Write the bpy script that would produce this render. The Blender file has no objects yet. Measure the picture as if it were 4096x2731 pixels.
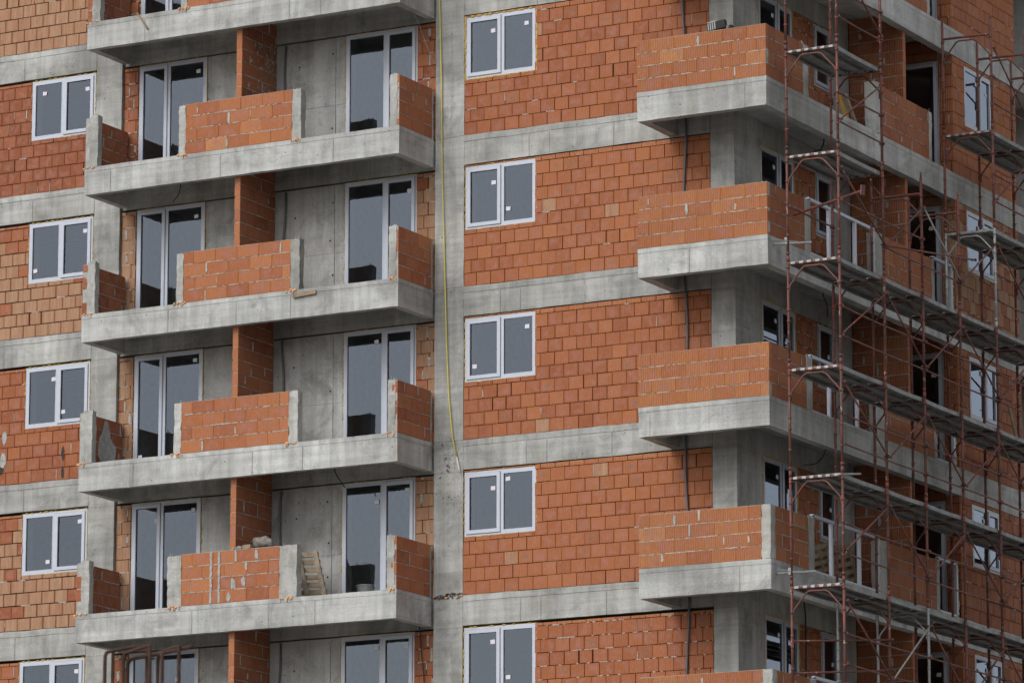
import bpy, math, random
from mathutils import Vector, Matrix, noise

# ------------------------------------------------------------------ camera, world, sun, exposure
scene = bpy.context.scene
COL = scene.collection
GROUND = -24.0

cam = bpy.data.cameras.new('camera')
camo = bpy.data.objects.new('camera', cam)
COL.objects.link(camo)
R_ = Vector((0.875269, 0.48363508, 0.00113357))
U_ = Vector((0.09625859, -0.17650205, 0.97958221))
F_ = Vector((-0.4739604, 0.85728883, 0.20104081))
camo.matrix_world = Matrix(((R_.x, U_.x, -F_.x, 41.50375), (R_.y, U_.y, -F_.y, -73.25894), (R_.z, U_.z, -F_.z, -22.3035), (0, 0, 0, 1)))
cam.sensor_width = 36.0
cam.lens = 18482.79 / 4096 * 36.0
cam.clip_start = 0.5
cam.clip_end = 3000
cam.dof.use_dof = True
cam.dof.focus_distance = 82.0
cam.dof.aperture_fstop = 4.6
scene.camera = camo

SUN_EL, SUN_AZ = math.radians(43), math.radians(196)
world = bpy.data.worlds.new('World')
scene.world = world
world.use_nodes = True
wn, wl = world.node_tree.nodes, world.node_tree.links
bg = wn['Background']
sky = wn.new('ShaderNodeTexSky')
sky.sky_type = 'NISHITA'
sky.sun_disc = False
sky.sun_elevation = SUN_EL
sky.sun_rotation = SUN_AZ
sky.air_density = 1.0
sky.dust_density = 3.0
sky.ozone_density = 1.0
hs = wn.new('ShaderNodeHueSaturation')
hs.inputs['Saturation'].default_value = 0.22
wl.new(sky.outputs[0], hs.inputs['Color'])
wl.new(hs.outputs[0], bg.inputs['Color'])
bg.inputs['Strength'].default_value = 0.12

sun = bpy.data.lights.new('sun', 'SUN')
sun.energy = 0.9
sun.angle = math.radians(40)
sun.color = (1.0, 0.985, 0.965)
suno = bpy.data.objects.new('sun', sun)
COL.objects.link(suno)
sd = Vector((math.sin(SUN_AZ) * math.cos(SUN_EL), math.cos(SUN_AZ) * math.cos(SUN_EL), math.sin(SUN_EL)))
suno.rotation_euler = sd.to_track_quat('Z', 'Y').to_euler()
suno.location = (0, -60, 60)
scene.view_settings.view_transform = 'Standard'
scene.view_settings.look = 'None'
scene.view_settings.exposure = 0.55
scene.view_settings.gamma = 1.0
scene.cycles.max_bounces = 8
scene.cycles.diffuse_bounces = 4
scene.cycles.transparent_max_bounces = 12

# ------------------------------------------------------------------ materials
def new_mat(name):
    m = bpy.data.materials.new(name)
    m.use_nodes = True
    return m, m.node_tree.nodes, m.node_tree.links, m.node_tree.nodes['Principled BSDF']

def ramp(n, stops):
    r = n.new('ShaderNodeValToRGB')
    el = r.color_ramp.elements
    while len(el) < len(stops):
        el.new(0.5)
    for e, (p, c) in zip(el, stops):
        e.position = p
        e.color = c if len(c) == 4 else (*c, 1)
    return r

def mixc(n, l, fac, a, b, mode='MIX'):
    m = n.new('ShaderNodeMix')
    m.data_type = 'RGBA'
    m.blend_type = mode
    for sock, v in ((m.inputs[0], fac), (m.inputs[6], a), (m.inputs[7], b)):
        if hasattr(v, 'is_output'):
            l.new(v, sock)
        elif isinstance(v, (int, float)):
            sock.default_value = v
        else:
            sock.default_value = (*v, 1)
    return m.outputs[2]

def tex_noise(n, l, vec, scale, detail=4, rough=0.55, dist=0.0):
    t = n.new('ShaderNodeTexNoise')
    t.inputs['Scale'].default_value = scale
    t.inputs['Detail'].default_value = detail
    t.inputs['Roughness'].default_value = rough
    t.inputs['Distortion'].default_value = dist
    if vec is not None:
        l.new(vec, t.inputs['Vector'])
    return t.outputs['Fac']

def mapped(n, l, vec, scale, loc=(0, 0, 0)):
    m = n.new('ShaderNodeMapping')
    m.inputs['Scale'].default_value = scale
    m.inputs['Location'].default_value = loc
    l.new(vec, m.inputs['Vector'])
    return m.outputs[0]

def mathn(n, l, op, a, b=None, clamp=False):
    m = n.new('ShaderNodeMath')
    m.operation = op
    m.use_clamp = clamp
    for s, v in ((m.inputs[0], a), (m.inputs[1], b)):
        if v is None:
            continue
        if hasattr(v, 'is_output'):
            l.new(v, s)
        else:
            s.default_value = v
    return m.outputs[0]

def concrete(name, base=(0.365, 0.367, 0.355), dark=(0.14, 0.14, 0.13), light=(0.53, 0.535, 0.525), stain=0.5, boards=0.7):
    m, n, l, b = new_mat(name)
    pos = n.new('ShaderNodeNewGeometry').outputs['Position']
    big = tex_noise(n, l, pos, 0.55, 5, 0.6)
    r1 = ramp(n, [(0.30, tuple(c * 0.66 for c in base)), (0.5, base), (0.72, light)])
    l.new(big, r1.inputs[0])
    col = r1.outputs[0]
    # board-marked horizontal bands
    bd = tex_noise(n, l, mapped(n, l, pos, (0.35, 0.35, 9.0)), 1.0, 3, 0.6)
    rb = ramp(n, [(0.35, (0.80, 0.80, 0.79)), (0.65, (1.07, 1.07, 1.06))])
    l.new(bd, rb.inputs[0])
    col = mixc(n, l, boards, col, rb.outputs[0], 'MULTIPLY')
    # run-off streaks
    st = tex_noise(n, l, mapped(n, l, pos, (5.5, 5.5, 0.45)), 1.0, 4, 0.65)
    rs = ramp(n, [(0.40, (0.72, 0.72, 0.70)), (0.56, (1.0, 1.0, 1.0)), (0.74, (1.13, 1.13, 1.13))])
    l.new(st, rs.inputs[0])
    col = mixc(n, l, 0.6, col, rs.outputs[0], 'MULTIPLY')
    # blotches of damp and ochre
    s2 = tex_noise(n, l, mapped(n, l, pos, (1, 1, 1), (31, 7, 3)), 1.7, 6, 0.68, 0.6)
    r2 = ramp(n, [(0.50, (0, 0, 0)), (0.66, (1, 1, 1))])
    l.new(s2, r2.inputs[0])
    col = mixc(n, l, mathn(n, l, 'MULTIPLY', r2.outputs[0], stain), col, dark)
    s3 = tex_noise(n, l, mapped(n, l, pos, (1, 1, 1), (3, 17, 9)), 1.1, 5, 0.7, 0.4)
    r3 = ramp(n, [(0.55, (0, 0, 0)), (0.72, (1, 1, 1))])
    l.new(s3, r3.inputs[0])
    col = mixc(n, l, mathn(n, l, 'MULTIPLY', r3.outputs[0], 0.30), col, (0.30, 0.26, 0.18))
    # fine grain and blow holes
    fi = tex_noise(n, l, pos, 38, 3, 0.7)
    rf = ramp(n, [(0.3, (0.82, 0.82, 0.82)), (0.7, (1.12, 1.12, 1.12))])
    l.new(fi, rf.inputs[0])
    col = mixc(n, l, 0.8, col, rf.outputs[0], 'MULTIPLY')
    vo = n.new('ShaderNodeTexVoronoi')
    vo.inputs['Scale'].default_value = 5.5
    l.new(pos, vo.inputs['Vector'])
    pit = mathn(n, l, 'LESS_THAN', vo.outputs['Distance'], 0.085)
    sel = mathn(n, l, 'GREATER_THAN', tex_noise(n, l, pos, 2.3, 2), 0.52)
    col = mixc(n, l, mathn(n, l, 'MULTIPLY', mathn(n, l, 'MULTIPLY', pit, sel), 0.7), col, (0.07, 0.07, 0.065))
    l.new(col, b.inputs['Base Color'])
    b.inputs['Roughness'].default_value = 0.9
    b.inputs['Specular IOR Level'].default_value = 0.2
    bp = n.new('ShaderNodeBump')
    bp.inputs['Strength'].default_value = 0.5
    bp.inputs['Distance'].default_value = 0.012
    hgt = mathn(n, l, 'ADD', mathn(n, l, 'MULTIPLY', bd, 0.7), fi)
    l.new(hgt, bp.inputs['Height'])
    l.new(bp.outputs[0], b.inputs['Normal'])
    return m

def brick_material():
    """tone.r: fired colour, tone.g: pale sandy face, tone.b: seed, tone.a: rib strength; uv: metres along/up; loc: 0..1 inside the block"""
    m, n, l, b = new_mat('clay_block')
    at = n.new('ShaderNodeAttribute')
    at.attribute_name = 'tone'
    sep = n.new('ShaderNodeSeparateColor')
    l.new(at.outputs['Color'], sep.inputs[0])
    uv = n.new('ShaderNodeUVMap'); uv.uv_map = 'uv'
    lc = n.new('ShaderNodeUVMap'); lc.uv_map = 'loc'
    pos = n.new('ShaderNodeNewGeometry').outputs['Position']
    seedv = n.new('ShaderNodeCombineXYZ')
    l.new(mathn(n, l, 'MULTIPLY', sep.outputs[2], 40.0), seedv.inputs[0])
    l.new(mathn(n, l, 'MULTIPLY', sep.outputs[2], 23.0), seedv.inputs[2])
    va = n.new('ShaderNodeVectorMath'); va.operation = 'ADD'
    l.new(pos, va.inputs[0]); l.new(seedv.outputs[0], va.inputs[1])
    p = va.outputs[0]
    r1 = ramp(n, [(0.0, (0.185, 0.058, 0.027)), (0.3, (0.242, 0.079, 0.035)), (0.6, (0.317, 0.112, 0.046)), (0.85, (0.380, 0.148, 0.058)), (1.0, (0.42, 0.19, 0.083))])
    l.new(sep.outputs[0], r1.inputs[0])
    col = r1.outputs[0]
    # pinkish fired bloom towards the middle of the face
    sx = n.new('ShaderNodeSeparateXYZ'); l.new(lc.outputs[0], sx.inputs[0])
    dx = mathn(n, l, 'ABSOLUTE', mathn(n, l, 'SUBTRACT', sx.outputs[0], 0.5))
    dy = mathn(n, l, 'ABSOLUTE', mathn(n, l, 'SUBTRACT', sx.outputs[1], 0.5))
    edge = mathn(n, l, 'MAXIMUM', dx, dy)
    n1 = tex_noise(n, l, p, 5.0, 4, 0.6, 0.8)
    mid = ramp(n, [(0.30, (1, 1, 1)), (0.47, (0, 0, 0))])
    l.new(edge, mid.inputs[0])
    rb = ramp(n, [(0.42, (0, 0, 0)), (0.66, (1, 1, 1))])
    l.new(n1, rb.inputs[0])
    bloom = mathn(n, l, 'MULTIPLY', mathn(n, l, 'MULTIPLY', rb.outputs[0], mid.outputs[0]), 0.72)
    col = mixc(n, l, bloom, col, (0.32, 0.145, 0.11))
    # sooty grey press mark on a few blocks
    soot = mathn(n, l, 'GREATER_THAN', mathn(n, l, 'FRACT', mathn(n, l, 'MULTIPLY', sep.outputs[2], 37.0)), 0.93)
    el = n.new('ShaderNodeVectorMath'); el.operation = 'LENGTH'
    el2 = mapped(n, l, lc.outputs[0], (2.2, 3.6, 1.0), (-1.1, -1.75, 0))
    l.new(el2, el.inputs[0])
    sm = ramp(n, [(0.35, (1, 1, 1)), (0.85, (0, 0, 0))])
    l.new(mathn(n, l, 'ADD', el.outputs['Value'], mathn(n, l, 'MULTIPLY', mathn(n, l, 'SUBTRACT', n1, 0.5), 0.9)), sm.inputs[0])
    notrib = mathn(n, l, 'LESS_THAN', at.outputs['Alpha'], 0.27)
    sfac = mathn(n, l, 'MULTIPLY', mathn(n, l, 'MULTIPLY', mathn(n, l, 'MULTIPLY', soot, sm.outputs[0]), 0.5), notrib)
    col = mixc(n, l, sfac, col, (0.17, 0.125, 0.085))
    # pale sandy blocks
    sand = ramp(n, [(0.25, (0.275, 0.150, 0.086)), (0.55, (0.355, 0.215, 0.132)), (0.8, (0.42, 0.275, 0.178))])
    l.new(tex_noise(n, l, mapped(n, l, p, (9, 9, 1.2)), 1.0, 4, 0.6), sand.inputs[0])
    rim = ramp(n, [(0.40, (1, 1, 1)), (0.49, (0.35, 0.35, 0.35))])
    l.new(dx, rim.inputs[0])
    col = mixc(n, l, mathn(n, l, 'MULTIPLY', sep.outputs[1], rim.outputs[0]), col, sand.outputs[0])
    # fine speckle + dust
    fi = tex_noise(n, l, pos, 30, 4, 0.65)
    rf = ramp(n, [(0.25, (0.80, 0.80, 0.80)), (0.75, (1.15, 1.15, 1.15))])
    l.new(fi, rf.inputs[0])
    col = mixc(n, l, 0.8, col, rf.outputs[0], 'MULTIPLY')
    dn = ramp(n, [(0.60, (0, 0, 0)), (0.78, (1, 1, 1))])
    l.new(tex_noise(n, l, mapped(n, l, pos, (1, 1, 1), (5, 3, 8)), 2.1, 6, 0.7), dn.inputs[0])
    col = mixc(n, l, mathn(n, l, 'MULTIPLY', dn.outputs[0], 0.22), col, (0.34, 0.29, 0.25))
    l.new(col, b.inputs['Base Color'])
    b.inputs['Roughness'].default_value = 0.8
    b.inputs['Specular IOR Level'].default_value = 0.25
    # extruded vertical ribs
    su = n.new('ShaderNodeSeparateXYZ'); l.new(uv.outputs[0], su.inputs[0])
    rib = mathn(n, l, 'SINE', mathn(n, l, 'MULTIPLY', su.outputs[0], 2 * math.pi / 0.036))
    hgt = mathn(n, l, 'ADD', mathn(n, l, 'MULTIPLY', rib, mathn(n, l, 'MULTIPLY', at.outputs['Alpha'], 0.8)), mathn(n, l, 'MULTIPLY', fi, 0.35))
    bp = n.new('ShaderNodeBump')
    bp.inputs['Strength'].default_value = 0.75
    bp.inputs['Distance'].default_value = 0.010
    l.new(hgt, bp.inputs['Height'])
    l.new(bp.outputs[0], b.inputs['Normal'])
    return m

def plain(name, col, rough=0.6, metal=0.0, var=0.15, scale=6.0, col2=None, spec=0.5, bump=0.0):
    m, n, l, b = new_mat(name)
    pos = n.new('ShaderNodeNewGeometry').outputs['Position']
    c2 = col2 or tuple(c * (1 - var) for c in col)
    r = ramp(n, [(0.35, c2), (0.65, col)])
    t = tex_noise(n, l, pos, scale, 5, 0.6)
    l.new(t, r.inputs[0])
    l.new(r.outputs[0], b.inputs['Base Color'])
    b.inputs['Roughness'].default_value = rough
    b.inputs['Metallic'].default_value = metal
    b.inputs['Specular IOR Level'].default_value = spec
    if bump:
        bp = n.new('ShaderNodeBump'); bp.inputs['Strength'].default_value = 0.6; bp.inputs['Distance'].default_value = bump
        l.new(t, bp.inputs['Height']); l.new(bp.outputs[0], b.inputs['Normal'])
    return m

def steel_paint():
    m, n, l, b = new_mat('rust_red_paint')
    pos = n.new('ShaderNodeNewGeometry').outputs['Position']
    r1 = ramp(n, [(0.30, (0.045, 0.022, 0.017)), (0.48, (0.098, 0.032, 0.023)), (0.66, (0.168, 0.044, 0.031)), (0.85, (0.135, 0.068, 0.041))])
    l.new(tex_noise(n, l, pos, 3.5, 5, 0.65), r1.inputs[0])
    fl = ramp(n, [(0.625, (0, 0, 0)), (0.68, (1, 1, 1))])
    l.new(tex_noise(n, l, mapped(n, l, pos, (1, 1, 0.45)), 14, 4, 0.7), fl.inputs[0])
    col = mixc(n, l, mathn(n, l, 'MULTIPLY', fl.outputs[0], 0.75), r1.outputs[0], (0.42, 0.37, 0.34))
    l.new(col, b.inputs['Base Color'])
    b.inputs['Roughness'].default_value = 0.62
    return m

def glass_material():
    m, n, l, b = new_mat('window_glass')
    n.remove(b)
    out = n['Material Output']
    tr = n.new('ShaderNodeBsdfTransparent'); tr.inputs[0].default_value = (0.80, 0.83, 0.84, 1)
    gl = n.new('ShaderNodeBsdfGlossy'); gl.inputs['Color'].default_value = (0.74, 0.84, 1.0, 1); gl.inputs['Roughness'].default_value = 0.0
    fr = n.new('ShaderNodeFresnel'); fr.inputs['IOR'].default_value = 1.52
    fac = mathn(n, l, 'MULTIPLY', fr.outputs[0], GLASS_REFL, True)
    mx = n.new('ShaderNodeMixShader')
    l.new(fac, mx.inputs[0]); l.new(tr.outputs[0], mx.inputs[1]); l.new(gl.outputs[0], mx.inputs[2])
    l.new(mx.outputs[0], out.inputs['Surface'])
    return m

GLASS_REFL = 2.25
M_CON = concrete('cast_concrete')
M_CON2 = concrete('slab_concrete', base=(0.420, 0.424, 0.416), light=(0.575, 0.582, 0.575), stain=0.44, boards=0.6)
M_CON3 = concrete('wall_concrete', base=(0.385, 0.385, 0.375), light=(0.49, 0.49, 0.48), stain=0.5, boards=0.2)
M_CON4 = concrete('stub_concrete', base=(0.38, 0.38, 0.36), light=(0.50, 0.50, 0.48), stain=0.35, boards=0.1)
M_BRICK = brick_material()
M_MORT = plain('grey_mortar', (0.40, 0.40, 0.38), 0.95, var=0.35, scale=9, spec=0.1, bump=0.01)
M_CORE = plain('dark_clay_core', (0.055, 0.030, 0.022), 0.95, var=0.4, spec=0.05)
M_PVC = plain('white_pvc', (0.44, 0.47, 0.545), 0.35, var=0.06)
M_GASK = plain('grey_gasket', (0.16, 0.18, 0.19), 0.6)
M_GAP = plain('gasket_gap_shade', (0.27, 0.32, 0.32), 0.6)  # gasket grey, also painting in the shadow gap round each sash
M_GLASS = glass_material()
M_STICK = plain('paper_sticker', (0.58, 0.57, 0.62), 0.7, var=0.03)
M_FOAMY = plain('yellow_foam', (0.52, 0.36, 0.085), 0.9, var=0.3, scale=20, bump=0.01)
M_FOAMP = plain('pale_foam', (0.62, 0.57, 0.36), 0.9, var=0.3, scale=20, bump=0.01)
M_FOAMO = plain('orange_foam', (0.74, 0.42, 0.22), 0.9, var=0.25, scale=25, bump=0.01)
M_PLAST = plain('reveal_plaster', (0.46, 0.46, 0.45), 0.9, var=0.12)
M_ROOM = plain('room_render', (0.46, 0.455, 0.45), 0.95, var=0.2, spec=0.1)
M_RED = steel_paint()
M_GALV = plain('galvanised_steel', (0.36, 0.37, 0.37), 0.5, 0.3, var=0.35, scale=12)
M_DECK = plain('weathered_deck_steel', (0.27, 0.28, 0.275), 0.6, 0.25, var=0.45, scale=5)
M_HOOK = plain('whitened_steel', (0.42, 0.41, 0.40), 0.7, 0.0, var=0.5, scale=25)
M_WOOD = plain('raw_timber', (0.30, 0.225, 0.145), 0.85, var=0.45, scale=7)
M_WOODY = plain('yellow_shutter_board', (0.46, 0.28, 0.06), 0.7, var=0.35, scale=9)
M_WOODG = plain('grey_timber', (0.30, 0.25, 0.19), 0.9, var=0.4, scale=9)
M_HOSE = plain('yellow_hose_rubber', (0.62, 0.53, 0.10), 0.5, var=0.15)
M_WHITE = plain('white_plastic', (0.66, 0.66, 0.66), 0.5, var=0.06)
M_BLACK = plain('black_rubber', (0.02, 0.02, 0.022), 0.6)
M_COND = plain('grey_conduit', (0.10, 0.105, 0.12), 0.55, var=0.2)
M_REBAR = plain('rusted_rebar', (0.060, 0.026, 0.015), 0.85, 0.1, var=0.5, scale=14, bump=0.004)
M_TAR = plain('tarred_block', (0.035, 0.035, 0.033), 0.9, var=0.5)
M_SACK = plain('cement_paper', (0.21, 0.195, 0.175), 0.9, var=0.5, scale=8, bump=0.02)
M_DIRT = plain('site_gravel', (0.30, 0.28, 0.25), 0.95, var=0.4, scale=0.6, spec=0.1)
M_DUST = plain('mortar_dust', (0.31, 0.20, 0.145), 0.95, var=0.3, scale=9, spec=0.1)
M_HOLE = plain('tie_hole', (0.03, 0.03, 0.03), 0.95)

# ------------------------------------------------------------------ mesh builder
class MB:
    def __init__(s):
        s.v, s.f, s.m, s.t, s.uv, s.lc, s.mats = [], [], [], [], [], [], []
    def mi(s, mat):
        if mat not in s.mats:
            s.mats.append(mat)
        return s.mats.index(mat)
    def face(s, pts, mat, tone=(.5, 0, 0, 0), uv=None, lc=None):
        i = len(s.v)
        s.v += [tuple(p) for p in pts]
        s.f.append(tuple(range(i, i + len(pts))))
        s.m.append(s.mi(mat)); s.t.append(tone)
        s.uv.append(uv or [(0, 0)] * len(pts)); s.lc.append(lc or [(0, 0)] * len(pts))
    def box(s, x0, x1, y0, y1, z0, z1, mat):
        s.hexa([(x0, y0, z0), (x1, y0, z0), (x1, y1, z0), (x0, y1, z0), (x0, y0, z1), (x1, y0, z1), (x1, y1, z1), (x0, y1, z1)], mat)
    def hexa(s, c, mat):
        for q in ((0, 3, 2, 1), (4, 5, 6, 7), (0, 1, 5, 4), (1, 2, 6, 5), (2, 3, 7, 6), (3, 0, 4, 7)):
            s.face([c[k] for k in q], mat)
    def bar(s, a, b, w, h, mat, up=(0, 0, 1)):
        """a square bar from a to b, w wide across and h thick along up"""
        a, b = Vector(a), Vector(b)
        d = (b - a).normalized()
        u = Vector(up) - d * d.dot(Vector(up)); u.normalize()
        x = d.cross(u)
        c = []
        for p in (a, b):
            for (i, j) in ((-1, -1), (1, -1), (1, 1), (-1, 1)):
                c.append(p + x * (w / 2 * i) + u * (h / 2 * j))
        s.hexa(c, mat)
    def rough(s, x0, x1, y0, y1, z0, z1, mat, step=0.16, amp=0.006, freq=2.6):
        """a cast block: every side gridded and pushed about a little"""
        def disp(p):
            nv = noise.noise_vector(Vector(p) * freq) * amp + noise.noise_vector(Vector(p) * freq * 5) * (amp * 0.45)
            return (p[0] + nv.x, p[1] + nv.y, p[2] + nv.z)
        lo, hi = (x0, y0, z0), (x1, y1, z1)
        N = [max(1, min(60, int(round((hi[k] - lo[k]) / step)))) for k in range(3)]
        for ax in range(3):
            a, b = (ax + 1) % 3, (ax + 2) % 3
            for side in (0, 1):
                base = len(s.v)
                for i in range(N[a] + 1):
                    for j in range(N[b] + 1):
                        p = [0, 0, 0]
                        p[ax] = hi[ax] if side else lo[ax]
                        p[a] = lo[a] + (hi[a] - lo[a]) * i / N[a]
                        p[b] = lo[b] + (hi[b] - lo[b]) * j / N[b]
                        s.v.append(disp(p))
                mi = s.mi(mat)
                for i in range(N[a]):
                    for j in range(N[b]):
                        q = base + i * (N[b] + 1) + j
                        f = (q, q + N[b] + 1, q + N[b] + 2, q + 1)
                        s.f.append(f if side else f[::-1])
                        s.m.append(mi); s.t.append((.5, 0, 0, 0)); s.uv.append([(0, 0)] * 4); s.lc.append([(0, 0)] * 4)
    def tube(s, pts, r, mat, n=8, cap=True):
        pts = [Vector(p) for p in pts]
        rings = []
        prev = None
        for i, p in enumerate(pts):
            d = (pts[min(i + 1, len(pts) - 1)] - pts[max(i - 1, 0)]).normalized()
            if prev is None:
                ref = Vector((0, 0, 1)) if abs(d.z) < 0.9 else Vector((1, 0, 0))
                x = d.cross(ref).normalized()
            else:
                x = (prev - d * prev.dot(d)).normalized()
            prev = x
            y = d.cross(x)
            rr = r[i] if isinstance(r, (list, tuple)) else r
            base = len(s.v)
            for k in range(n):
                a = 2 * math.pi * k / n
                s.v.append(tuple(p + x * (math.cos(a) * rr) + y * (math.sin(a) * rr)))
            rings.append(base)
        mi = s.mi(mat)
        def add(f):
            s.f.append(f); s.m.append(mi); s.t.append((.5, 0, 0, 0)); s.uv.append([(0, 0)] * len(f)); s.lc.append([(0, 0)] * len(f))
        for a, b in zip(rings, rings[1:]):
            for k in range(n):
                add((a + k, a + (k + 1) % n, b + (k + 1) % n, b + k))
        if cap:
            add(tuple(rings[0] + k for k in range(n))[::-1])
            add(tuple(rings[-1] + k for k in range(n)))
    def blob(s, c, r, mat, seed=0, sq=(1, 1, 1), n=8, amp=0.35):
        c = Vector(c)
        base = len(s.v)
        rows = n // 2 + 1
        for i in range(rows):
            th = math.pi * i / (rows - 1)
            for k in range(n):
                ph = 2 * math.pi * k / n
                d = Vector((math.sin(th) * math.cos(ph), math.sin(th) * math.sin(ph), math.cos(th)))
                rr = r * (1 + amp * noise.noise(d * 1.7 + Vector((seed * 3.1, seed * 1.7, seed))))
                s.v.append((c.x + d.x * rr * sq[0], c.y + d.y * rr * sq[1], c.z + d.z * rr * sq[2]))
        mi = s.mi(mat)
        for i in range(rows - 1):
            for k in range(n):
                a, b = base + i * n + k, base + i * n + (k + 1) % n
                s.f.append((a, a + n, b + n, b)); s.m.append(mi); s.t.append((.5, 0, 0, 0)); s.uv.append([(0, 0)] * 4); s.lc.append([(0, 0)] * 4)

WORLD_AT = {}
def build(name, mb, parent=None, loc=None, rot=0.0, smooth=False, local=False):
    """ONE mesh object; vertices are world coordinates unless local, in which case loc/rot place it (in the parent's space)"""
    me = bpy.data.meshes.new(name)
    base = Vector((0, 0, 0))
    if not local:
        base = Vector(loc) if loc is not None else (WORLD_AT[parent.name] if parent else Vector((0, 0, 0)))
        vs = [(x - base.x, y - base.y, z - base.z) for x, y, z in mb.v]
    else:
        vs = mb.v
    me.from_pydata(vs, [], mb.f)
    for mt in mb.mats:
        me.materials.append(mt)
    me.polygons.foreach_set('material_index', mb.m)
    if any(M_BRICK is mt for mt in mb.mats):
        a = me.attributes.new('tone', 'FLOAT_COLOR', 'CORNER')
        flat = []
        for f, t in zip(mb.f, mb.t):
            flat += list(t) * len(f)
        a.data.foreach_set('color', flat)
        for nm, src in (('uv', mb.uv), ('loc', mb.lc)):
            layer = me.uv_layers.new(name=nm)
            layer.data.foreach_set('uv', [c for face in src for p in face for c in p])
    if smooth:
        me.polygons.foreach_set('use_smooth', [True] * len(mb.f))
    me.update()
    o = bpy.data.objects.new(name, me)
    COL.objects.link(o)
    if parent:
        o.parent = parent
    if local:
        o.location = loc or (0, 0, 0)
        o.rotation_euler = (0, 0, rot)
        WORLD_AT[o.name] = Vector((0, 0, 0))
    else:
        o.location = base - (WORLD_AT[parent.name] if parent else Vector((0, 0, 0)))
        WORLD_AT[o.name] = base
    return o

def tag(o, label, cat, group=None, kind=None):
    if label: o['label'] = label
    if cat: o['category'] = cat
    if group: o['group'] = group
    if kind: o['kind'] = kind
    return o

def thing(name, label, cat, loc, group=None):
    o = bpy.data.objects.new(name, None)
    COL.objects.link(o)
    o.location = loc
    o.empty_display_size = 0.3
    WORLD_AT[o.name] = Vector(loc)
    return tag(o, label, cat, group)

# ------------------------------------------------------------------ masonry
X3, Y3, Z3 = Vector((1, 0, 0)), Vector((0, 1, 0)), Vector((0, 0, 1))

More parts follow.
